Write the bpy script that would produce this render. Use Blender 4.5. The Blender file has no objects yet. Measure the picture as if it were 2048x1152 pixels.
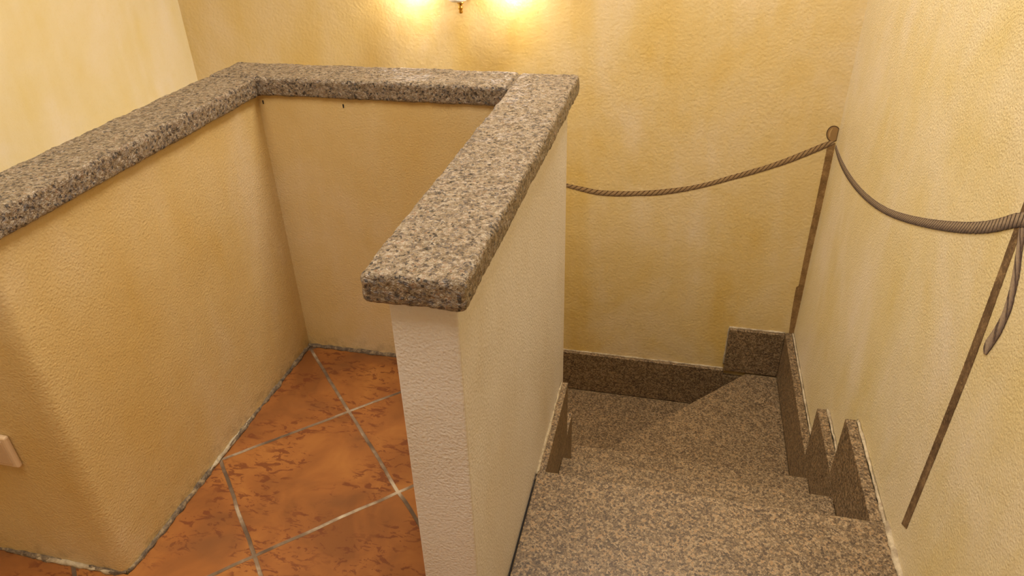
import bpy, bmesh, math, random
from mathutils import Matrix, Vector, noise

S = 0.8          # survey units -> metres
C = bpy.context.scene.collection
scene = bpy.context.scene

# ------------------------------------------------------------------ camera
cam_d = bpy.data.cameras.new('camera')
cam = bpy.data.objects.new('camera', cam_d)
C.objects.link(cam)
PITCH, YAW, ROLL = math.radians(31.404), math.radians(13.822), math.radians(-1.598)
def cam_rot(p, y, r):
    Rz = Matrix(((math.cos(y), math.sin(y), 0), (-math.sin(y), math.cos(y), 0), (0, 0, 1)))
    B = Matrix(((1, 0, 0), (0, -math.sin(p), -math.cos(p)), (0, math.cos(p), -math.sin(p))))
    Rr = Matrix(((math.cos(r), -math.sin(r), 0), (math.sin(r), math.cos(r), 0), (0, 0, 1)))
    return Rr @ B @ Rz
R = cam_rot(PITCH, YAW, ROLL)
right, down, fwd = R[0], R[1], R[2]
M = Matrix((right, -down, -fwd)).transposed().to_4x4()
M.translation = Vector((0, 0, 1.65 * S))
cam.matrix_world = M
cam_d.sensor_width = 36
cam_d.lens = 1430.2 / 2048 * 36
cam_d.clip_start = 0.02
scene.camera = cam

# ------------------------------------------------------------------ world, lights, exposure
w = bpy.data.worlds.new('world'); scene.world = w; w.use_nodes = True
w.node_tree.nodes['Background'].inputs[0].default_value = (1.0, 0.9, 0.75, 1)
w.node_tree.nodes['Background'].inputs[1].default_value = 0.05
vs = scene.view_settings
vs.view_transform = 'Standard'; vs.look = 'None'; vs.gamma = 1; vs.use_curve_mapping = False
vs.exposure = 0.0

def area_light(name, loc, sx, sy, power, col, rot=(0, 0, 0)):
    l = bpy.data.lights.new(name, 'AREA'); l.shape = 'RECTANGLE'; l.size = sx * S; l.size_y = sy * S
    l.energy = power; l.color = col
    o = bpy.data.objects.new(name, l); C.objects.link(o)
    o.location = Vector(loc) * S; o.rotation_euler = rot
    return o
area_light('added_room_fill', (-0.80, 0.5, 3.02), 1.3, 1.3, 27.5, (1.0, 0.97, 0.92))  # added main fill from overhead, source out of view
area_light('added_stair_fill', (0.0, 2.4, 3.02), 0.6, 0.6, 33, (1.0, 0.96, 0.88))  # added fill over the stairwell to lift treads and walls, no fitting
l = bpy.data.lights.new('added_lower_fill', 'POINT'); l.energy = 4.0; l.color = (1.0, 0.96, 0.90); l.shadow_soft_size = 0.12  # added unseen fill from below left, brightens the lower steps
o = bpy.data.objects.new('added_lower_fill', l); C.objects.link(o); o.location = Vector((-1.9, 2.75, -0.1)) * S
SCX, SCY, SCZ = -1.02, 3.335, 1.17     # wall sconce
for s in (-1, 1):
    l = bpy.data.lights.new('sconce_bulb_light', 'POINT'); l.energy = 1.35; l.color = (0.94, 0.91, 1.0); l.shadow_soft_size = 0.03
    o = bpy.data.objects.new('sconce_bulb_light', l); C.objects.link(o)
    o.location = Vector((SCX + s * 0.24, SCY - 0.115, SCZ - 0.047)) * S

# ------------------------------------------------------------------ node helpers
class NT:
    def __init__(self, name):
        self.m = bpy.data.materials.new(name); self.m.use_nodes = True
        self.t = self.m.node_tree; self.n = self.t.nodes; self.l = self.t.links
        self.b = self.n['Principled BSDF']
        self.co = self.n.new('ShaderNodeTexCoord')
    def set(self, sock, v):
        if isinstance(v, bpy.types.NodeSocket): self.l.new(v, sock)
        elif v is not None: sock.default_value = v
    def math(self, op, a, b=None, c=None, clamp=False):
        n = self.n.new('ShaderNodeMath'); n.operation = op; n.use_clamp = clamp
        self.set(n.inputs[0], a); self.set(n.inputs[1], b)
        if c is not None: self.set(n.inputs[2], c)
        return n.outputs[0]
    def noise(self, vec, scale, detail=2, rough=0.5, dist=0.0):
        n = self.n.new('ShaderNodeTexNoise'); self.set(n.inputs['Vector'], vec)
        n.inputs['Scale'].default_value = scale; n.inputs['Detail'].default_value = detail
        n.inputs['Roughness'].default_value = rough; n.inputs['Distortion'].default_value = dist
        return n.outputs['Fac']
    def noisec(self, vec, scale, detail=2):
        n = self.n.new('ShaderNodeTexNoise'); self.set(n.inputs['Vector'], vec)
        n.inputs['Scale'].default_value = scale; n.inputs['Detail'].default_value = detail
        return n.outputs['Color']
    def voro(self, vec, scale, out='Color', feat='F1', rnd=1.0):
        n = self.n.new('ShaderNodeTexVoronoi'); n.feature = feat; self.set(n.inputs['Vector'], vec)
        n.inputs['Scale'].default_value = scale; n.inputs['Randomness'].default_value = rnd
        return n.outputs[out]
    def ramp(self, fac, stops, interp='LINEAR'):
        n = self.n.new('ShaderNodeValToRGB'); n.color_ramp.interpolation = interp
        e = n.color_ramp.elements
        while len(e) > 1: e.remove(e[-1])
        e[0].position = stops[0][0]; e[0].color = self.c4(stops[0][1])
        for p, c in stops[1:]:
            x = e.new(p); x.color = self.c4(c)
        self.set(n.inputs[0], fac); return n.outputs[0]
    def c4(self, c):
        if isinstance(c, (int, float)): return (c, c, c, 1)
        return tuple(c) + (1,) if len(c) == 3 else c
    def mix(self, fac, a, b, mode='MIX'):
        n = self.n.new('ShaderNodeMix'); n.data_type = 'RGBA'; n.blend_type = mode
        self.set(n.inputs[0], fac)
        self.set(n.inputs[6], a if isinstance(a, bpy.types.NodeSocket) else self.c4(a))
        self.set(n.inputs[7], b if isinstance(b, bpy.types.NodeSocket) else self.c4(b))
        return n.outputs[2]
    def mapping(self, vec, scale=(1, 1, 1), rot=(0, 0, 0), loc=(0, 0, 0)):
        n = self.n.new('ShaderNodeMapping'); self.set(n.inputs[0], vec)
        n.inputs['Scale'].default_value = scale; n.inputs['Rotation'].default_value = rot; n.inputs['Location'].default_value = loc
        return n.outputs[0]
    def sep(self, v):
        n = self.n.new('ShaderNodeSeparateXYZ'); self.set(n.inputs[0], v); return n.outputs
    def comb(self, x, y, z=0.0):
        n = self.n.new('ShaderNodeCombineXYZ'); self.set(n.inputs[0], x); self.set(n.inputs[1], y); self.set(n.inputs[2], z); return n.outputs[0]
    def vadd(self, a, b):
        n = self.n.new('ShaderNodeVectorMath'); n.operation = 'ADD'; self.set(n.inputs[0], a); self.set(n.inputs[1], b); return n.outputs[0]
    def vscale(self, a, s):
        n = self.n.new('ShaderNodeVectorMath'); n.operation = 'SCALE'; self.set(n.inputs[0], a); n.inputs['Scale'].default_value = s; return n.outputs[0]
    def bump(self, h, strength, dist, prev=None):
        n = self.n.new('ShaderNodeBump'); self.set(n.inputs['Height'], h)
        n.inputs['Strength'].default_value = strength; n.inputs['Distance'].default_value = dist
        if prev is not None: self.l.new(prev, n.inputs['Normal'])
        return n.outputs[0]
    def done(self, col=None, rough=None, normal=None, spec=None, metal=None):
        self.set(self.b.inputs['Base Color'], self.c4(col) if isinstance(col, tuple) else col)
        self.set(self.b.inputs['Roughness'], rough); self.set(self.b.inputs['Normal'], normal)
        self.set(self.b.inputs['Specular IOR Level'], spec); self.set(self.b.inputs['Metallic'], metal)
        return self.m

def lin(r, g, b):
    f = lambda c: (c / 255 / 12.92) if c / 255 <= 0.04045 else ((c / 255 + 0.055) / 1.055) ** 2.4
    return (f(r), f(g), f(b))

# ------------------------------------------------------------------ materials
def plaster(name, deep, mid, pale, bumpd=0.0016, rough=0.42, spec=0.35, grime=None, fq=1.0):
    t = NT(name); P = t.co.outputs['Object']
    big = t.noise(P, 1.7, 4, 0.62, 0.6)
    streak = t.noise(t.mapping(P, (3.2, 3.2, 0.9)), 1.6, 3, 0.6, 0.3)
    f = t.math('ADD', t.math('MULTIPLY', big, 0.6), t.math('MULTIPLY', streak, 0.4))
    col = t.ramp(f, [(0.36, deep), (0.50, mid), (0.64, pale)])
    fine = t.noise(P, 140, 2, 0.6)
    col = t.mix(t.math('MULTIPLY', t.ramp(fine, [(0.50, 0.0), (0.72, 1.0)]), 0.22), col, deep)
    if grime is not None:          # dirt rubbed on the plaster just over the floor tiles
        z = t.sep(P)[2]
        g = t.math('SUBTRACT', 1.0, t.math('DIVIDE', z, grime * S), None, True)
        gn = t.ramp(t.noise(P, 22, 5, 0.7), [(0.46, 0.0), (0.62, 1.0)])
        col = t.mix(t.math('MULTIPLY', t.math('MULTIPLY', g, gn), 0.45), col, lin(96, 78, 58))
    h1 = t.voro(P, 210 * fq, 'Distance', 'SMOOTH_F1')
    h2 = t.noise(P, 230 * fq, 3, 0.6)
    patch = t.ramp(t.noise(P, 4.5, 2), [(0.35, 0.7), (0.65, 1.0)])
    h = t.math('MULTIPLY', t.math('ADD', t.math('MULTIPLY', h1, 0.7), h2), patch)
    nb = t.bump(t.noise(P, 7, 2), 0.25, 0.012)
    nb = t.bump(h, 0.6, bumpd, nb)
    return t.done(col, rough, nb, spec)

PL_MAIN = plaster('yellow_plaster', lin(208, 174, 96), lin(213, 186, 128), lin(219, 197, 158), 0.0026, 0.42, 0.9, fq=0.45)
PL_LEFT = plaster('yellow_plaster_left', lin(224, 202, 134), lin(230, 213, 168), lin(236, 222, 196), 0.0010)
PL_RIGHT = plaster('yellow_plaster_right', lin(216, 194, 134), lin(222, 204, 162), lin(228, 212, 184), 0.0022)
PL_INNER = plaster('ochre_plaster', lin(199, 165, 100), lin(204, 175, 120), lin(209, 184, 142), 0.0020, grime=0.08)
PL_POST = plaster('cream_plaster', lin(210, 196, 176), lin(216, 206, 194), lin(222, 214, 206), 0.0026)
t = NT('white_ceiling_paint'); WHITE = t.done(lin(238, 234, 224), 0.7)

def granite(name, stops, scale, rough, bumpmode, dark, dark_amt, spec=0.5):
    t = NT(name); P = t.co.outputs['Object']
    Pd = t.vadd(P, t.vscale(t.noisec(P, scale * 1.3, 2), 0.006))
    v1 = t.sep(t.voro(Pd, scale, 'Color'))[0]
    v2 = t.sep(t.voro(Pd, scale * 1.9, 'Color'))[1]
    f = t.math('ADD', t.math('MULTIPLY', v1, 0.6), t.math('MULTIPLY', v2, 0.4))
    f = t.math('ADD', f, t.math('MULTIPLY', t.math('SUBTRACT', t.noise(P, scale * 0.12, 2), 0.5), 0.25))
    col = t.ramp(f, stops)
    d = t.math('GREATER_THAN', t.sep(t.voro(Pd, scale * 1.35, 'Color'))[2], 1.0 - dark_amt)
    col = t.mix(t.math('MULTIPLY', d, 0.88), col, dark)
    if bumpmode == 'rough':
        Ps = t.mapping(P, (1, 1, 1))
        h = t.noise(Ps, 95, 4, 0.7, 1.0)
        nb = t.bump(h, 1.0, 0.010)
    else:
        nb = t.bump(t.noise(P, 160, 2), 0.25, 0.0008)
    r = t.math('ADD', rough, t.math('MULTIPLY', t.math('SUBTRACT', t.noise(P, 300, 2), 0.5), 0.2))
    return t.done(col, r, nb, spec)

GR_CAP = granite('bush_hammered_granite',
    [(0.14, lin(78, 66, 58)), (0.28, lin(110, 91, 72)), (0.40, lin(131, 110, 83)), (0.58, lin(145, 124, 97)), (0.74, lin(168, 153, 132)), (0.86, lin(136, 106, 78))],
    165, 0.38, 'rough', lin(36, 27, 22), 0.075, 0.7)
GR_TREAD = granite('honed_granite',
    [(0.16, lin(68, 53, 38)), (0.32, lin(100, 80, 55)), (0.44, lin(130, 105, 72)), (0.56, lin(94, 77, 58)), (0.70, lin(160, 137, 104)), (0.84, lin(144, 112, 74))],
    165, 0.45, 'smooth', lin(74, 54, 36), 0.08, 0.4)

t = NT('mortar'); P = t.co.outputs['Object']
MORTAR = t.done(t.ramp(t.noise(P, 60, 4, 0.7), [(0.35, lin(80, 66, 52)), (0.52, lin(116, 98, 76)), (0.72, lin(176, 150, 108))]), 0.9, t.bump(t.noise(P, 200, 3), 1.0, 0.003))
t = NT('cream_filler'); P = t.co.outputs['Object']
FILLER = t.done(t.ramp(t.noise(P, 40, 4, 0.7), [(0.35, lin(146, 126, 98)), (0.6, lin(192, 174, 142))]), 0.8, t.bump(t.noise(P, 200, 3), 0.8, 0.002))

# terracotta tiles laid at 45 degrees
def tile_material():
    t = NT('terracotta_tiles'); P = t.co.outputs['Object']
    wob = t.vscale(t.noisec(P, 9, 3), 0.010)
    Q = t.vadd(P, wob)
    ang = math.radians(45.9)
    x, y, _ = t.sep(t.mapping(Q, loc=(1.018 * S - 0.005, -1.715 * S - 0.005, 0)))
    u = t.math('ADD', t.math('MULTIPLY', x, math.cos(ang)), t.math('MULTIPLY', y, -math.sin(ang)))
    v = t.math('ADD', t.math('MULTIPLY', x, math.sin(ang)), t.math('MULTIPLY', y, math.cos(ang)))
    T = 0.434 * S
    u = t.math('DIVIDE', u, T); v = t.math('DIVIDE', v, T)
    def edge(a):
        f = t.math('FRACT', a)
        return t.math('MINIMUM', f, t.math('SUBTRACT', 1.0, f))
    e = t.math('MINIMUM', edge(u), edge(v))
    gw = 0.0118
    grout = t.ramp(t.math('DIVIDE', e, gw * 2), [(0.0, 1.0), (0.42, 1.0), (0.62, 0.0)])
    cell = t.comb(t.math('FLOOR', u), t.math('FLOOR', v), 0.0)
    wn = t.n.new('ShaderNodeTexWhiteNoise'); wn.noise_dimensions = '3D'; t.set(wn.inputs['Vector'], cell)
    rnd = wn.outputs['Value']
    base = t.ramp(t.math('ADD', t.noise(P, 5.5, 4, 0.6, 0.5), t.math('MULTIPLY', t.math('SUBTRACT', rnd, 0.5), 0.16)),
                  [(0.32, lin(126, 76, 36)), (0.48, lin(146, 89, 42)), (0.62, lin(160, 102, 48)), (0.74, lin(170, 112, 58))])
    # dark brown brushed flecks, in groups
    Pr = t.mapping(P, (1.0, 2.3, 1.0), (0, 0, math.radians(-38)))
    fl = t.ramp(t.noise(Pr, 26, 4, 0.66, 1.0), [(0.535, 0.0), (0.575, 1.0)])
    grp = t.ramp(t.noise(P, 7, 2), [(0.42, 0.0), (0.52, 1.0)])
    # smoky soft streak
    col = t.mix(t.math('MULTIPLY', t.math('MULTIPLY', fl, grp), 0.78), base, lin(104, 52, 26))
    sm = t.ramp(t.noise(t.mapping(P, (1.0, 2.2, 1.0), (0, 0, math.radians(-28))), 3.6, 2), [(0.56, 0.0), (0.70, 1.0)])
    col = t.mix(t.math('MULTIPLY', sm, 0.35), col, lin(92, 62, 40))
    gcol = t.ramp(t.noise(P, 9, 5, 0.55), [(0.40, lin(92, 72, 52)), (0.54, lin(130, 106, 80)), (0.66, lin(192, 172, 142))])
    col = t.mix(grout, col, gcol)
    h = t.math('SUBTRACT', t.math('MULTIPLY', t.noise(P, 30, 3), 0.3), grout)
    nb = t.bump(h, 0.7, 0.002)
    r = t.math('ADD', 0.42, t.math('MULTIPLY', grout, 0.4))
    return t.done(col, r, nb, 0.4)
TILE = tile_material()

def rope_material(name, light, mid, dark, period, skew, vdir=1):
    t = NT(name)
    x, y, _ = t.sep(t.co.outputs['UV'])
    P = t.co.outputs['Object']
    wob = t.math('MULTIPLY', t.math('SUBTRACT', t.noise(P, 60, 2), 0.5), 0.25)
    ph = t.math('ADD', t.math('ADD', t.math('DIVIDE', x, period * S), t.math('MULTIPLY', y, skew)), wob)
    f = t.math('FRACT', ph)
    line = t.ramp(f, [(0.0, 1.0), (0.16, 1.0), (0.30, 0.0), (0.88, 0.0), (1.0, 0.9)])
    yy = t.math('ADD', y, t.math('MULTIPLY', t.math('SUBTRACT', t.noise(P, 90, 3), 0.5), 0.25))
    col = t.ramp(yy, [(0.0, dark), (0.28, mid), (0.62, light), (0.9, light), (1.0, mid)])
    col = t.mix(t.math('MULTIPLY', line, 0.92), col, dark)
    col = t.mix(t.math('MULTIPLY', t.ramp(t.noise(P, 220, 2), [(0.55, 0.0), (0.7, 1.0)]), 0.3), col, lin(170, 140, 92))
    return t.done(col, 0.75, t.bump(t.noise(P, 130, 3), 0.6, 0.0015), 0.2)
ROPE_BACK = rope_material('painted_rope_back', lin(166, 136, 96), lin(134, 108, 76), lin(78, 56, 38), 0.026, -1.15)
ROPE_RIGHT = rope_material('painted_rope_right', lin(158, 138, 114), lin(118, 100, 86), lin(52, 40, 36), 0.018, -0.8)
ROPE_TAIL = rope_material('painted_rope_tail', lin(158, 138, 116), lin(128, 110, 96), lin(82, 66, 60), 0.07, 1.0)
def post_material(name, a, b, c):
    t = NT(name); P = t.co.outputs['Object']
    col = t.ramp(t.noise(P, 26, 5, 0.7), [(0.34, a), (0.5, b), (0.68, c)])
    col = t.mix(t.math('MULTIPLY', t.ramp(t.noise(P, 200, 2), [(0.58, 0.0), (0.7, 1.0)]), 0.35), col, lin(190, 158, 104))
    return t.done(col, 0.75, t.bump(t.noise(P, 110, 3), 0.7, 0.0015), 0.2)
POST_BACK = post_material('painted_post_back', lin(112, 84, 48), lin(134, 102, 62), lin(152, 118, 74))
POST_RIGHT = post_material('painted_post_right', lin(82, 62, 42), lin(108, 84, 58), lin(142, 114, 80))
t = NT('painted_knob_light'); KNOB_LIGHT = t.done(lin(182, 146, 92), 0.75)
t = NT('painted_knob_fill'); KNOB_FILL = t.done(lin(148, 114, 66), 0.75)
t = NT('painted_knob_line'); KNOB_LINE = t.done(lin(84, 60, 34), 0.75)
t = NT('brass'); BRASS = t.done(lin(222, 176, 84), 0.22, None, 0.5, 1.0)
t = NT('white_ceramic'); CERAMIC = t.done(lin(236, 226, 206), 0.25)
t = NT('beige_plastic'); PLASTIC = t.done(lin(214, 184, 146), 0.35)
t = NT('beige_plastic_panel'); PLASTIC2 = t.done(lin(196, 164, 126), 0.4)
t = NT('dark_gap'); DARK = t.done(lin(34, 26, 20), 0.9)
t = NT('frosted_glass')
t.b.inputs['Emission Color'].default_value = (1.0, 0.86, 0.66, 1); t.b.inputs['Emission Strength'].default_value = 2.2
t.b.inputs['Transmission Weight'].default_value = 0.6
SHADE = t.done(lin(250, 240, 220), 0.6)
t = NT('lit_panel'); t.b.inputs['Emission Color'].default_value = (1, 0.9, 0.74, 1); t.b.inputs['Emission Strength'].default_value = 1.5
LIT = t.done(lin(250, 245, 230), 0.6)

# ------------------------------------------------------------------ mesh helpers
def link(name, bm, mat, parent=None, smooth=False):
    me = bpy.data.meshes.new(name)
    bmesh.ops.recalc_face_normals(bm, faces=bm.faces[:])
    bm.to_mesh(me); bm.free()
    if mat: me.materials.append(mat)
    if smooth:
        for p in me.polygons: p.use_smooth = True
    o = bpy.data.objects.new(name, me); C.objects.link(o)
    if parent: o.parent = parent
    return o
def tag(o, label, cat, group=None):
    o['label'] = label; o['category'] = cat
    if group: o['group'] = group
    return o
def struct(o):
    o['kind'] = 'structure'; return o
def add_box(bm, x0, x1, y0, y1, z0, z1, bevel=0, seg=2):
    vs_ = [bm.verts.new((x * S, y * S, z * S)) for x in (x0, x1) for y in (y0, y1) for z in (z0, z1)]
    f = [(0, 1, 3, 2), (4, 6, 7, 5), (0, 4, 5, 1), (2, 3, 7, 6), (0, 2, 6, 4), (1, 5, 7, 3)]
    fs = [bm.faces.new([vs_[i] for i in q]) for q in f]
    if bevel:
        es = list({e for q in fs for e in q.edges})
        bmesh.ops.bevel(bm, geom=es, offset=bevel * S, segments=seg, profile=0.5, affect='EDGES')
    return bm
def box(name, mat, *a, parent=None, bevel=0, seg=2):
    bm = bmesh.new(); add_box(bm, *a, bevel=bevel, seg=seg); return link(name, bm, mat, parent)
def prism_z(name, mat, pts, z0, z1, parent=None, bevel=0):
    bm = bmesh.new()
    lo = [bm.verts.new((x * S, y * S, z0 * S)) for x, y in pts]; hi = [bm.verts.new((x * S, y * S, z1 * S)) for x, y in pts]
    bm.faces.new(lo[::-1]); bm.faces.new(hi)
    n = len(pts)
    for i in range(n): bm.faces.new((lo[i], lo[(i + 1) % n], hi[(i + 1) % n], hi[i]))
    if bevel: bmesh.ops.bevel(bm, geom=bm.edges[:], offset=bevel * S, segments=2, profile=0.5, affect='EDGES')
    return link(name, bm, mat, parent)
def prism_ax(name, mat, pts, a0, a1, axis, parent=None, bevel=0):
    # pts in (u, z); axis 'x': u=y, extruded in x; axis 'y': u=x, extruded in y
    bm = bmesh.new()
    P3 = (lambda u, z, a: (a * S, u * S, z * S)) if axis == 'x' else (lambda u, z, a: (u * S, a * S, z * S))
    lo = [bm.verts.new(P3(u, z, a0)) for u, z in pts]; hi = [bm.verts.new(P3(u, z, a1)) for u, z in pts]
    bm.faces.new(lo[::-1]); bm.faces.new(hi)
    n = len(pts)
    for i in range(n): bm.faces.new((lo[i], lo[(i + 1) % n], hi[(i + 1) % n], hi[i]))
    if bevel: bmesh.ops.bevel(bm, geom=bm.edges[:], offset=bevel * S, segments=2, profile=0.5, affect='EDGES')
    return link(name, bm, mat, parent)
def bead(name, mat, pts, r, parent=None, seed=0, step=0.012, jitter=0.6):
    """lumpy bead of mortar following a polyline"""
    bm = bmesh.new(); rings = []
    path = []
    for a, b in zip(pts[:-1], pts[1:]):
        a = Vector(a) * S; b = Vector(b) * S; n = max(1, int((b - a).length / (step * S)))
        for i in range(n): path.append((a.lerp(b, i / n), (b - a).normalized()))
    path.append((Vector(pts[-1]) * S, path[-1][1]))
    for p, d in path:
        up = Vector((0, 0, 1)) if abs(d.z) < 0.9 else Vector((1, 0, 0))
        s = d.cross(up).normalized(); u = s.cross(d)
        ring = []
        for k in range(7):
            a = 2 * math.pi * k / 7
            rr = r * S * (1 + jitter * noise.noise(p * 45 + Vector((k * 1.7, seed, 0))) + jitter * 0.8 * noise.noise(p * 11 + Vector((seed, 3, 0))))
            ring.append(bm.verts.new(p + (s * math.cos(a) + u * math.sin(a)) * max(rr, 0.0005)))
        rings.append(ring)
    for A, B in zip(rings[:-1], rings[1:]):
        for k in range(7): bm.faces.new((A[k], A[(k + 1) % 7], B[(k + 1) % 7], B[k]))
    bm.faces.new(rings[0][::-1]); bm.faces.new(rings[-1])
    return link(name, bm, mat, parent, True)
def lathe(name, mat, prof, cx, cy, parent=None, n=24):
    bm = bmesh.new(); rings = []
    for r, z in prof:
        rings.append([bm.verts.new(((cx + r * math.cos(2 * math.pi * k / n)) * S, (cy + r * math.sin(2 * math.pi * k / n)) * S, z * S)) for k in range(n)])
    for A, B in zip(rings[:-1], rings[1:]):
        for k in range(n): bm.faces.new((A[k], A[(k + 1) % n], B[(k + 1) % n], B[k]))
    bm.faces.new(rings[0]); bm.faces.new(rings[-1][::-1])
    return link(name, bm, mat, parent, True)
def tube(name, mat, pts, r, parent=None, n=10):
    bm = bmesh.new(); rings = []
    V = [Vector(p) * S for p in pts]
    for i, p in enumerate(V):
        d = (V[min(i + 1, len(V) - 1)] - V[max(i - 1, 0)]).normalized()
        s = d.cross(Vector((0, 1, 0.01))).normalized(); u = s.cross(d)
        rings.append([bm.verts.new(p + (s * math.cos(2 * math.pi * k / n) + u * math.sin(2 * math.pi * k / n)) * r * S) for k in range(n)])
    for A, B in zip(rings[:-1], rings[1:]):
        for k in range(n): bm.faces.new((A[k], A[(k + 1) % n], B[(k + 1) % n], B[k]))
    bm.faces.new(rings[0][::-1]); bm.faces.new(rings[-1])
    return link(name, bm, mat, parent, True)

# ------------------------------------------------------------------ room shell
XL, XR, YB, YF = -2.505, 0.703, 3.335, -1.9
ZB, ZT = -2.6, 3.1
struct(box('wall_back', PL_MAIN, XL - 0.15, XR + 0.15, YB, YB + 0.15, ZB, ZT))
struct(box('wall_right', PL_RIGHT, XR, XR + 0.15, YF, YB, ZB, ZT))
struct(box('wall_left', PL_LEFT, XL - 0.15, XL, YF, YB, ZB, ZT))
struct(box('wall_front', WHITE, XL - 0.15, XR + 0.15, YF - 0.15, YF, ZB, ZT))
struct(box('ceiling', WHITE, XL - 0.15, XR + 0.15, YF - 0.15, YB + 0.15, ZT, ZT + 0.1))
# tiled landing floor
struct(prism_z('floor', TILE, [(XL, YF), (XR, YF), (XR, 0.45), (-0.333, 0.45), (-0.333, 0.963), (-0.458, 0.963), (-0.458, 2.05), (-1.335, 2.05), (-1.335, 0.975), (XL, 0.975)], -0.12, 0.0))
struct(box('floor_lower', TILE, XL, XR, YF, YB, ZB, ZB + 0.1))

# low walls around the stairwell (inner enclosure)
XW = -0.333
struct(box('wall_inner_right', PL_POST, XW - 0.125, XW, 0.963, 2.13, -2.2, 1.0, bevel=0.004))
wib = struct(box('wall_inner_back', PL_INNER, -1.44, XW - 0.125, 2.05, 2.13, -2.2, 1.0))
arc = [(-1.365 + 0.030 * math.sin(a), 1.005 - 0.030 * math.cos(a)) for a in [math.pi / 2 * k / 8 for k in range(9)]]
wil = struct(prism_z('wall_inner_left', PL_INNER, [(XL, 0.975)] + arc + [(-1.335, 2.05), (-1.44, 2.05), (-1.44, 1.08), (XL, 1.08)], -2.2, 1.0))
for p in wil.data.polygons: p.use_smooth = abs(p.normal.z) < 0.5
wil.data.set_sharp_from_angle(angle=math.radians(30))
for i, (x, z) in enumerate([(-1.318, 0.985), (-1.037, 0.985)]):
    box('plaster_chip', DARK, x - 0.0022, x + 0.0022, 2.0492, 2.0505, z - 0.016, z - 0.004, parent=wib)

# ------------------------------------------------------------------ granite copings
def coping(name, label, x0, x1, y0, y1, seed, z0=1.0, z1=1.06):
    bm = bmesh.new(); add_box(bm, x0, x1, y0, y1, z0, z1, bevel=0.008, seg=2)
    c = Vector(((x0 + x1) / 2 * S, (y0 + y1) / 2 * S, z0 * S))
    bmesh.ops.translate(bm, verts=bm.verts[:], vec=-c)
    o = link(name, bm, GR_CAP, None, True); o.location = c
    m = o.modifiers.new('remesh', 'REMESH'); m.mode = 'VOXEL'; m.voxel_size = 0.0036; m.use_smooth_shade = True
    sm = o.modifiers.new('smooth', 'SMOOTH'); sm.iterations = 3
    for k, (st, ns) in enumerate([(0.005, 0.055), (0.0035, 0.011)]):
        tx = bpy.data.textures.new('rough%d%d' % (seed, k), 'CLOUDS'); tx.noise_scale = ns; tx.noise_depth = 2
        d = o.modifiers.new('disp%d' % k, 'DISPLACE'); d.texture = tx; d.strength = st; d.mid_level = 0.5; d.texture_coords = 'LOCAL'
    return tag(o, label, 'coping stone', 'granite copings on the low walls')
coping('coping_stone', 'rough granite coping slab along the left low wall, from left picture edge to back', -1.487, -1.312, 0.955, 2.028, 1)
coping('coping_stone', 'rough granite coping slab along the back low wall, under the wall lamp', -1.487, -0.499, 2.034, 2.212, 2)
coping('coping_stone', 'rough granite coping slab on the right low wall ending above the cream post', -0.493, -0.309, 0.937, 2.205, 3)
coping('coping_stone', 'rough granite coping slab on the front low wall turning off to the left', -2.5, -1.493, 0.955, 1.135, 4)
struct(box('trim_1', MORTAR, -1.478, -1.32, 2.022, 2.040, 1.0, 1.054))
struct(box('trim_2', MORTAR, -0.503, -0.489, 2.04, 2.20, 1.0, 1.054))
struct(bead('trim_3', MORTAR, [(-1.318, 2.043, 1.0), (-1.318, 2.043, 1.045)], 0.007, seed=3))

# ------------------------------------------------------------------ mortar along the tiled floor
struct(bead('trim_4', MORTAR, [(-1.345, 0.986, 0.002), (-1.335, 1.01, 0.002), (-1.335, 2.05, 0.002)], 0.009, seed=1, jitter=0.9))
struct(bead('trim_5', MORTAR, [(-1.335, 2.05, 0.004), (-0.458, 2.05, 0.002)], 0.010, seed=2, jitter=0.9))
struct(bead('trim_6', MORTAR, [(-1.345, 0.985, 0.002), (-1.37, 0.975, 0.002), (-2.3, 0.975, 0.002)], 0.009, seed=5, jitter=0.9))
struct(bead('trim_7', FILLER, [(-1.333, 1.33, 0.004), (-1.331, 1.40, 0.008), (-1.334, 1.62, 0.003)], 0.0055, seed=7, jitter=1.2))
struct(bead('trim_8', FILLER, [(-1.37, 0.972, 0.004), (-1.62, 0.972, 0.003)], 0.007, seed=8, jitter=1.3))

# ------------------------------------------------------------------ stair
Z = [None, -0.03, -0.315, -0.568, -0.832, -1.092, -1.352, -1.612, -1.872, -2.132]
TH = 0.03
def tread(pts, k, label):
    o = prism_z('stair_tread', GR_TREAD, pts, Z[k] - TH, Z[k], bevel=0.003)
    return tag(o, label, 'stair tread', 'granite stair treads')
def riser(pts, k, label):
    o = prism_z('stair_riser', GR_TREAD, pts, Z[k + 1], Z[k] - TH)
    return tag(o, label, 'stair riser', 'granite stair risers')
NF = [None, 1.605, 1.962, 2.30]
SX0, SX1 = XW + 0.004, XR - 0.002
PX = 0.657       # inner face of right skirting
QX = -0.305      # inner face of left skirting
tag(box('landing_slab', GR_TREAD, XW + 0.007, XR - 0.012, 0.45, NF[1], Z[1] - 0.035, Z[1], bevel=0.003),
    'large speckled granite landing slab at the head of the stairs, in the foreground', 'landing slab')
struct(box('trim_9', DARK, XW, XW + 0.0065, 0.97, NF[1] - 0.06, Z[1] - 0.03, Z[1] - 0.012))
struct(bead('trim_10', FILLER, [(XR - 0.004, 0.46, Z[1] - 0.002), (XR - 0.004, NF[1], Z[1] - 0.002)], 0.010, seed=11, jitter=0.8))
riser([(SX0, 1.55), (SX1, 1.55), (SX1, 1.58), (SX0, 1.58)], 1, 'granite riser under the landing slab')
tread([(QX, 1.58), (PX, 1.58), (PX, NF[2]), (QX, NF[2])], 2, 'second granite tread from the foreground, first step down')
riser([(QX, 1.91), (PX, 1.91), (PX, 1.94), (QX, 1.94)], 2, 'granite riser under the first step down')
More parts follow.
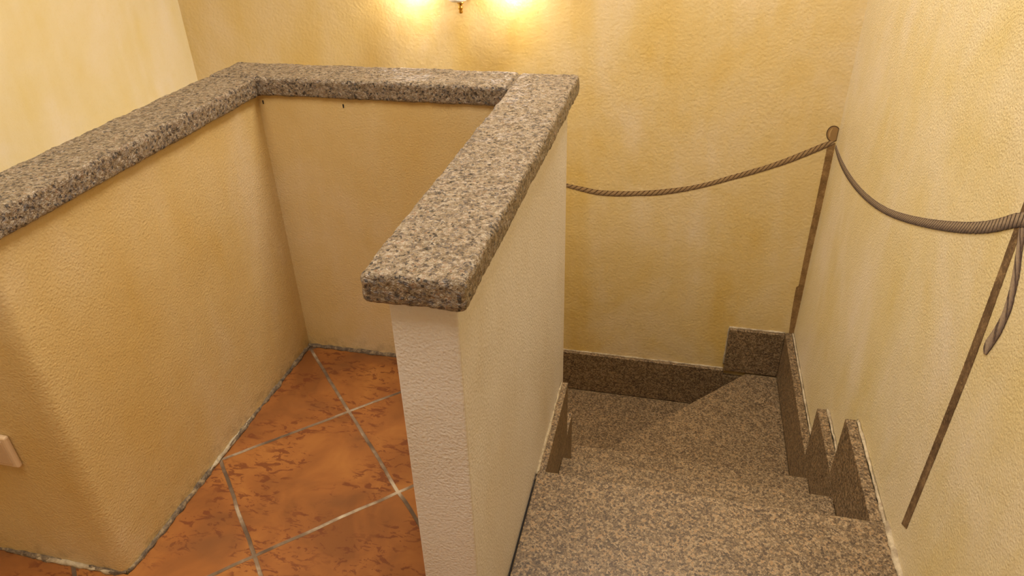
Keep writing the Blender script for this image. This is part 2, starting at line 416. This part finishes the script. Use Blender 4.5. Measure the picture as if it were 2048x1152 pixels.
tread([(QX, 1.94), (PX, 1.94), (PX, NF[3]), (QX, NF[3])], 3, 'straight granite tread just before the large winder step')
riser([(-0.36, 2.25), (PX, 2.25), (PX, 2.28), (-0.36, 2.28)], 3, 'granite riser between last straight tread and winder step')
tread([(-0.37, 2.28), (PX, 2.28), (PX, 3.308), (0.496, 3.308), (0.216, 3.004), (-0.37, 2.37)], 4, 'large winder tread with a diagonal front edge in the far corner')
riser([(-0.37, 2.31), (0.25, 2.985), (0.53, 3.288), (0.53, 3.308), (0.50, 3.308), (0.19, 2.99), (-0.37, 2.345)], 4, 'granite riser under the diagonal edge of the winder')
tread([(-0.43, 2.26), (0.18, 2.97), (0.48, 3.308), (-0.85, 3.308), (-0.50, 2.26)], 5, 'lower granite tread against the back wall, left of the diagonal edge')
riser([(-0.48, 2.2), (-0.82, 3.308), (-0.79, 3.308), (-0.45, 2.2)], 5, 'granite riser below the lower winder tread behind the low wall')
xs = [-0.80, -1.10, -1.40, -1.72]
for i in range(3):
    x1 = xs[i] + (0.30 if i == 0 else 0.02); x0 = xs[i + 1]
    tread([(x0, 2.135), (x1 if i else -0.50, 2.135), (x1 if i else -0.84, 3.308), (x0, 3.308)], 6 + i, ['granite tread going down behind the low wall, nearest the winders', 'middle granite tread behind the low wall', 'lowest granite tread behind the low wall'][i])
    riser([(x0 + 0.02, 2.135), (x0 + 0.05, 2.135), (x0 + 0.05, 3.308), (x0 + 0.02, 3.308)], 6 + i, ['granite riser behind the low wall, upper of three', 'granite riser behind the low wall, middle of three', 'granite riser behind the low wall, lowest of three'][i])
tag(box('landing_slab', GR_TREAD, XL + 0.005, -1.69, 1.1, 3.30, Z[9] - 0.03, Z[9]), 'lower granite landing slab at the foot of the left wall', 'landing slab')

# skirting plates
def skirt(o, label, beads=()):
    tag(o, label, 'skirting plate', 'granite skirting plates of the stair')
    for i, b in enumerate(beads):
        q = bead('filler_bead', FILLER, b, 0.0048, parent=o, seed=20 + i, jitter=0.9)
    return o
B = 0.002
skirt(prism_ax('skirting_plate', GR_TREAD, [(1.582, Z[2]), (1.938, Z[2]), (1.938, -0.292), (2.06, -0.292), (2.06, -0.037), (1.582, -0.037)], PX, XR - 0.012, 'x', bevel=B),
      'pointed-looking granite skirting plate on the right wall nearest the camera', [[(XR - 0.006, 1.59, -0.037), (XR - 0.006, 2.06, -0.037), (XR - 0.006, 2.064, -0.29)]])
skirt(prism_ax('skirting_plate', GR_TREAD, [(1.94, Z[3]), (2.278, Z[3]), (2.278, -0.552), (2.415, -0.552), (2.415, -0.293), (1.94, -0.293)], PX, XR - 0.012, 'x', bevel=B),
      'middle granite skirting plate on the right wall, between the nearest and the long one', [[(XR - 0.006, 1.96, -0.293), (XR - 0.006, 2.415, -0.293), (XR - 0.006, 2.419, -0.55)]])
skirt(prism_ax('skirting_plate', GR_TREAD, [(2.28, Z[4]), (3.333, Z[4]), (3.333, -0.553), (2.28, -0.553)], PX, XR - 0.012, 'x', bevel=B),
      'long granite skirting plate on the right wall running into the far corner', [[(XR - 0.006, 2.29, -0.553), (XR - 0.006, 3.33, -0.553)]])
skirt(prism_ax('skirting_plate', GR_TREAD, [(0.377, Z[4] + 0.003), (PX - 0.001, Z[4] + 0.003), (PX - 0.001, -0.556), (0.377, -0.556)], 3.309, YB - 0.002, 'y', bevel=B),
      'raised short granite skirting plate on the back wall in the right corner', [[(0.373, 3.331, -0.80), (0.373, 3.331, -0.554), (PX, 3.331, -0.554)]])
skirt(prism_ax('skirting_plate', GR_TREAD, [(-0.80, Z[5]), (0.49, Z[5]), (0.49, Z[4] - 0.034), (0.377, Z[4] - 0.034), (0.377, -0.830), (-0.80, -0.830)], 3.309, YB - 0.002, 'y', bevel=B),
      'long low granite skirting plate on the back wall, left of the raised one', [[(-0.79, 3.331, -0.829), (0.375, 3.331, -0.829)]])
skirt(prism_ax('skirting_plate', GR_TREAD, [(-1.1, Z[6]), (-0.803, Z[6]), (-0.803, -1.09), (-1.1, -1.09)], 3.309, YB - 0.002, 'y'), 'granite skirting plate on the back wall hidden behind the low wall')
skirt(prism_ax('skirting_plate', GR_TREAD, [(1.582, Z[2]), (1.938, Z[2]), (1.938, -0.306), (2.075, -0.306), (2.075, -0.045), (1.582, -0.045)], XW + 0.001, QX, 'x', bevel=B),
      'granite skirting plate on the right low wall, nearer and higher one', [[(XW + 0.003, 1.60, -0.044), (XW + 0.003, 2.07, -0.044)]])
skirt(prism_ax('skirting_plate', GR_TREAD, [(1.94, Z[3]), (2.21, Z[3]), (2.21, -0.308), (1.94, -0.308)], XW + 0.001, QX, 'x', bevel=B),
      'granite skirting plate at the end of the right low wall, farther and lower one')

# ------------------------------------------------------------------ painted rope rail (a mural on the plaster)
def ribbon(name, mat, pairs, plane, pos, jit=0.0018, th=0.0012, parent=None, seed=0):
    """pairs: list of ((a,z) upper, (a,z) lower); plane 'y' (a=x) or 'x' (a=y)"""
    dense = []
    n = len(pairs)
    def cr(p0, p1, p2, p3, t):
        return 0.5 * ((2 * p1) + (-p0 + p2) * t + (2 * p0 - 5 * p1 + 4 * p2 - p3) * t * t + (-p0 + 3 * p1 - 3 * p2 + p3) * t ** 3)
    for i in range(n - 1):
        P0 = pairs[max(i - 1, 0)]; P1 = pairs[i]; P2 = pairs[i + 1]; P3 = pairs[min(i + 2, n - 1)]
        L = math.hypot(P2[0][0] - P1[0][0], P2[0][1] - P1[0][1]); k = max(2, int(L / 0.006))
        for j in range(k):
            t = j / k
            dense.append([Vector([cr(P0[s][c], P1[s][c], P2[s][c], P3[s][c], t) for c in (0, 1)]) for s in (0, 1)])
    dense.append([Vector(pairs[-1][0]), Vector(pairs[-1][1])])
    bm = bmesh.new(); uv = bm.loops.layers.uv.new('UVMap')
    def v3(p, d):
        d += 0.0002
        return (p[0] * S, (pos - d) * S, p[1] * S) if plane == 'y' else ((pos - d) * S, p[0] * S, p[1] * S)
    U = 0.0; rows = []; prev = None
    for q in dense:
        up, lo = q
        mid = (up + lo) / 2
        if prev is not None: U += (mid - prev).length * S
        prev = mid
        w = (up - lo).normalized()
        up = up + w * jit * (noise.noise(Vector((U * 160, seed, 0))) + 0.5 * noise.noise(Vector((U * 600, seed, 4))))
        lo = lo - w * jit * (noise.noise(Vector((U * 150, seed, 9))) + 0.7 * noise.noise(Vector((U * 600, seed, 7))))
        rows.append((bm.verts.new(v3(up, 0)), bm.verts.new(v3(up, th)), bm.verts.new(v3(lo, th)), bm.verts.new(v3(lo, 0)), U))
    def face(vs_, uvs):
        f = bm.faces.new(vs_)
        for l, c in zip(f.loops, uvs): l[uv].uv = c
    for A, Bq in zip(rows[:-1], rows[1:]):
        face((A[1], Bq[1], Bq[2], A[2]), ((A[4], 1), (Bq[4], 1), (Bq[4], 0), (A[4], 0)))
        face((A[0], Bq[0], Bq[1], A[1]), ((A[4], 1), (Bq[4], 1), (Bq[4], 1), (A[4], 1)))
        face((A[2], Bq[2], Bq[3], A[3]), ((A[4], 0), (Bq[4], 0), (Bq[4], 0), (A[4], 0)))
    for A in (rows[0], rows[-1]): face(A[:4], ((A[4], 1), (A[4], 1), (A[4], 0), (A[4], 0)))
    bmesh.ops.recalc_face_normals(bm, faces=bm.faces[:])
    me = bpy.data.meshes.new(name); bm.to_mesh(me); bm.free(); me.materials.append(mat)
    o = bpy.data.objects.new(name, me); C.objects.link(o)
    if parent: o.parent = parent
    return o
R1 = [(-0.519,0.2075,0.1867), (-0.437,0.1959,0.1689), (-0.359,0.1851,0.1570), (-0.263,0.1861,0.1571), (-0.169,0.1932,0.1665), (-0.077,0.2063,0.1758), (0.014,0.2232,0.1950), (0.103,0.2448,0.2200), (0.189,0.2739,0.2494), (0.273,0.3092,0.2822), (0.355,0.3419,0.3133), (0.436,0.3758,0.3477), (0.514,0.4155,0.3832), (0.589,0.4570,0.4234), (0.663,0.4976,0.4664), (0.695,0.5021,0.4861)]
R2 = [(3.328,0.487,3.328,0.470), (3.271,0.484,3.274,0.459), (3.155,0.476,3.168,0.448), (3.008,0.489,3.030,0.458), (2.851,0.505,2.870,0.476), (2.695,0.530,2.732,0.498), (2.547,0.566,2.576,0.533), (2.414,0.598,2.440,0.567), (2.290,0.639,2.323,0.604), (2.173,0.686,2.197,0.649), (2.033,0.736,2.064,0.699), (1.903,0.795,1.923,0.756), (1.788,0.845,1.803,0.808), (1.691,0.892,1.706,0.852), (1.634,0.923,1.625,0.896), (1.586,0.956,1.564,0.933), (1.542,0.987,1.529,0.959), (1.515,1.010,1.495,0.985), (1.45, 1.03, 1.44, 1.0), (1.30, 1.02, 1.31, 0.985), (1.1, 1.04, 1.11, 1.005), (0.8, 1.16, 0.82, 1.13)]
R3 = [(1.520,0.985,1.490,0.985), (1.486,0.919,1.463,0.931), (1.470,0.885,1.443,0.896), (1.458,0.852,1.432,0.864), (1.451,0.820,1.422,0.830), (1.450,0.788,1.421,0.799), (1.458,0.748,1.423,0.768), (1.469,0.715,1.428,0.744), (1.468,0.693,1.437,0.715), (1.457,0.686,1.446,0.691)]
R1 = [(-0.72, 0.262, 0.240), (-0.60, 0.226, 0.204)] + R1
def smooth_pairs(Q, n=2):
    for _ in range(n):
        Q = [Q[0]] + [tuple((Q[i - 1][k] + 2 * Q[i][k] + Q[i + 1][k]) / 4 for k in range(4)) for i in range(1, len(Q) - 1)] + [Q[-1]]
    return Q
R2 = smooth_pairs(R2, 2)
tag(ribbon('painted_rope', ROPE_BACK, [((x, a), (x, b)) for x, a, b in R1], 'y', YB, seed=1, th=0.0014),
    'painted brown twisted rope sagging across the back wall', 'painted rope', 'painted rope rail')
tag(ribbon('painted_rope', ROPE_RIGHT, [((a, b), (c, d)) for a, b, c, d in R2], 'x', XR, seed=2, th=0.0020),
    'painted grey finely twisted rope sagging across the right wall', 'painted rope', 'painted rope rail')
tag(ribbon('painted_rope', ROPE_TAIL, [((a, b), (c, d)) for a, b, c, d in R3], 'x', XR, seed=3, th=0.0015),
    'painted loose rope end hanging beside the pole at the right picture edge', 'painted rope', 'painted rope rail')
# painted poles
def pole(name, mat, edges, plane, pos, seed, th=0.001, parent=None):
    return ribbon(name, mat, edges, plane, pos, jit=0.0016, th=th, parent=parent, seed=seed)
def disc(name, mat, pts, plane, pos, th, parent):
    if plane == 'y': return prism_ax(name, mat, pts, pos - th, pos, 'y', parent)
    return prism_ax(name, mat, pts, pos - th, pos, 'x', parent)
p1 = bpy.data.objects.new('painted_pole', None); C.objects.link(p1)
p1.location = Vector((0.69, YB, -0.55)) * S
tag(p1, 'painted brown pole with ball top in the far right corner', 'painted pole', 'painted poles of the rope rail')
def par(o, p):
    o.parent = p; o.matrix_parent_inverse = Matrix.Translation(-Vector(p.location)); return o
par(pole('shaft', POST_BACK, [((0.666, 0.49), (0.699, 0.49)), ((0.668, 0.465), (0.700, 0.465)), ((0.671, 0.23), (0.701, 0.23)), ((0.672, -0.105), (0.700, -0.105)), ((0.674, -0.262), (0.701, -0.262)), ((0.665, -0.27), (0.701, -0.272)), ((0.668, -0.40), (0.701, -0.40)), ((0.677, -0.556), (0.700, -0.556))], 'y', YB, 5), p1)
ball = [(0.6825 + 0.030 * math.cos(a), 0.535 + 0.0375 * math.sin(a) - 0.004 * math.cos(a)) for a in [2 * math.pi * k / 36 for k in range(36)]]
ball = [(min(x, 0.7015), z) for x, z in ball]
par(disc('ball_knob', KNOB_LINE, ball, 'y', YB, 0.0010, None), p1)
b2 = [(0.6825 + (x - 0.6825) * 0.86, 0.535 + (z - 0.535) * 0.88) for x, z in ball]
kn = par(disc('ball_knob', POST_BACK, b2, 'y', YB, 0.0018, None), p1)
kn.data.materials[0] = KNOB_FILL
hl = [(0.6665 + 0.0035 * math.cos(a) + 0.10 * (0.021 * math.sin(a)), 0.540 + 0.021 * math.sin(a)) for a in [2 * math.pi * k / 20 for k in range(20)]]
par(disc('highlight_stroke', KNOB_LIGHT, [(x + 0.006 * ((z - 0.54) / 0.021) ** 2, z) for x, z in hl], 'y', YB, 0.0023, None), p1)
p2 = bpy.data.objects.new('painted_pole', None); C.objects.link(p2)
p2.location = Vector((XR, 1.51, 0.06)) * S
tag(p2, 'painted dark brown pole on the right wall at the right picture edge', 'painted pole', 'painted poles of the rope rail')
par(pole('shaft', POST_RIGHT, [((1.536, 1.10), (1.500, 1.10)), ((1.530, 0.95), (1.500, 0.95)), ((1.523, 0.642), (1.487, 0.655)), ((1.524, 0.35), (1.490, 0.36)), ((1.531, 0.055), (1.496, 0.074))], 'x', XR, 6), p2)
ball2 = [(1.518 + 0.036 * math.cos(a), 1.135 + 0.044 * math.sin(a)) for a in [2 * math.pi * k / 36 for k in range(36)]]
par(disc('ball_knob', POST_RIGHT, ball2, 'x', XR, 0.0012, None), p2)

# ------------------------------------------------------------------ wall sconce
sc = bpy.data.objects.new('wall_sconce', None); C.objects.link(sc)
sc.location = Vector((SCX, YB, SCZ)) * S
tag(sc, 'brass and white two-armed wall lamp at the top of the back wall', 'wall lamp')
par(lathe('finial', BRASS, [(0.001, 1.026), (0.008, 1.028), (0.010, 1.034), (0.007, 1.040), (0.010, 1.046), (0.011, 1.056), (0.007, 1.062), (0.012, 1.068), (0.019, 1.076), (0.010, 1.079)], SCX + 0.01, YB - 0.055), sc)
par(lathe('ceramic_dish', CERAMIC, [(0.001, 1.077), (0.030, 1.078), (0.044, 1.086), (0.048, 1.094), (0.040, 1.098), (0.001, 1.098)], SCX, YB - 0.055), sc)
par(lathe('stem', BRASS, [(0.012, 1.09), (0.018, 1.11), (0.010, 1.14), (0.020, 1.17), (0.012, 1.20), (0.006, 1.25), (0.001, 1.26)], SCX, YB - 0.055), sc)
par(box('wall_plate', CERAMIC, SCX - 0.02, SCX + 0.05, YB - 0.022, YB - 0.0005, 1.082, 1.27, bevel=0.008), sc)
for s in (-1, 1):
    pts = [(SCX + s * x, YB - y, z) for x, y, z in [(0.01, 0.055, 1.13), (0.06, 0.08, 1.105), (0.10, 0.10, 1.115), (0.14, 0.115, 1.17), (0.20, 0.115, 1.25), (0.24, 0.115, 1.27)]]
    par(tube('arm', BRASS, pts, 0.006), sc)
    par(lathe('bulb_holder', CERAMIC, [(0.02, 1.235), (0.026, 1.25), (0.022, 1.272), (0.004, 1.28)], SCX + s * 0.24, YB - 0.115), sc)
    bm = bmesh.new(); n = 28; rings = []
    for r, z in [(0.026, 1.245), (0.045, 1.235), (0.062, 1.205), (0.070, 1.165), (0.078, 1.13), (0.090, 1.115)]:
        rings.append([bm.verts.new(((SCX + s * 0.24 + r * math.cos(2 * math.pi * k / n)) * S, (YB - 0.115 + r * math.sin(2 * math.pi * k / n)) * S, z * S)) for k in range(n)])
    for A, Bq in zip(rings[:-1], rings[1:]):
        for k in range(n): bm.faces.new((A[k], A[(k + 1) % n], Bq[(k + 1) % n], Bq[k]))
    par(link('lamp_shade', bm, SHADE, None, True), sc)

# ------------------------------------------------------------------ switch plate
sp = bpy.data.objects.new('switch_plate', None); C.objects.link(sp)
sp.location = Vector((-1.57, 0.975, 0.38)) * S
tag(sp, 'beige plastic electric plate low on the left wall face', 'switch plate')
par(box('frame', PLASTIC, -1.66, -1.500, 0.961, 0.9745, 0.378, 0.478, bevel=0.005), sp)
par(box('cover_panel', PLASTIC2, -1.65, -1.514, 0.9585, 0.962, 0.391, 0.466, bevel=0.0015), sp)

# added, unseen glowing panel that houses the room fill (above and behind the camera)
cl = bpy.data.objects.new('added_ceiling_panel', None); C.objects.link(cl)
cl.location = Vector((-0.80, 0.5, 3.1)) * S
tag(cl, 'added unseen flat square light panel above the landing', 'added light panel')
par(box('fill_panel_body', CERAMIC, -1.45, -0.15, -0.15, 1.15, 3.05, 3.098, bevel=0.01), cl)
par(box('diffuser', LIT, -1.42, -0.18, -0.12, 1.12, 3.035, 3.05), cl)
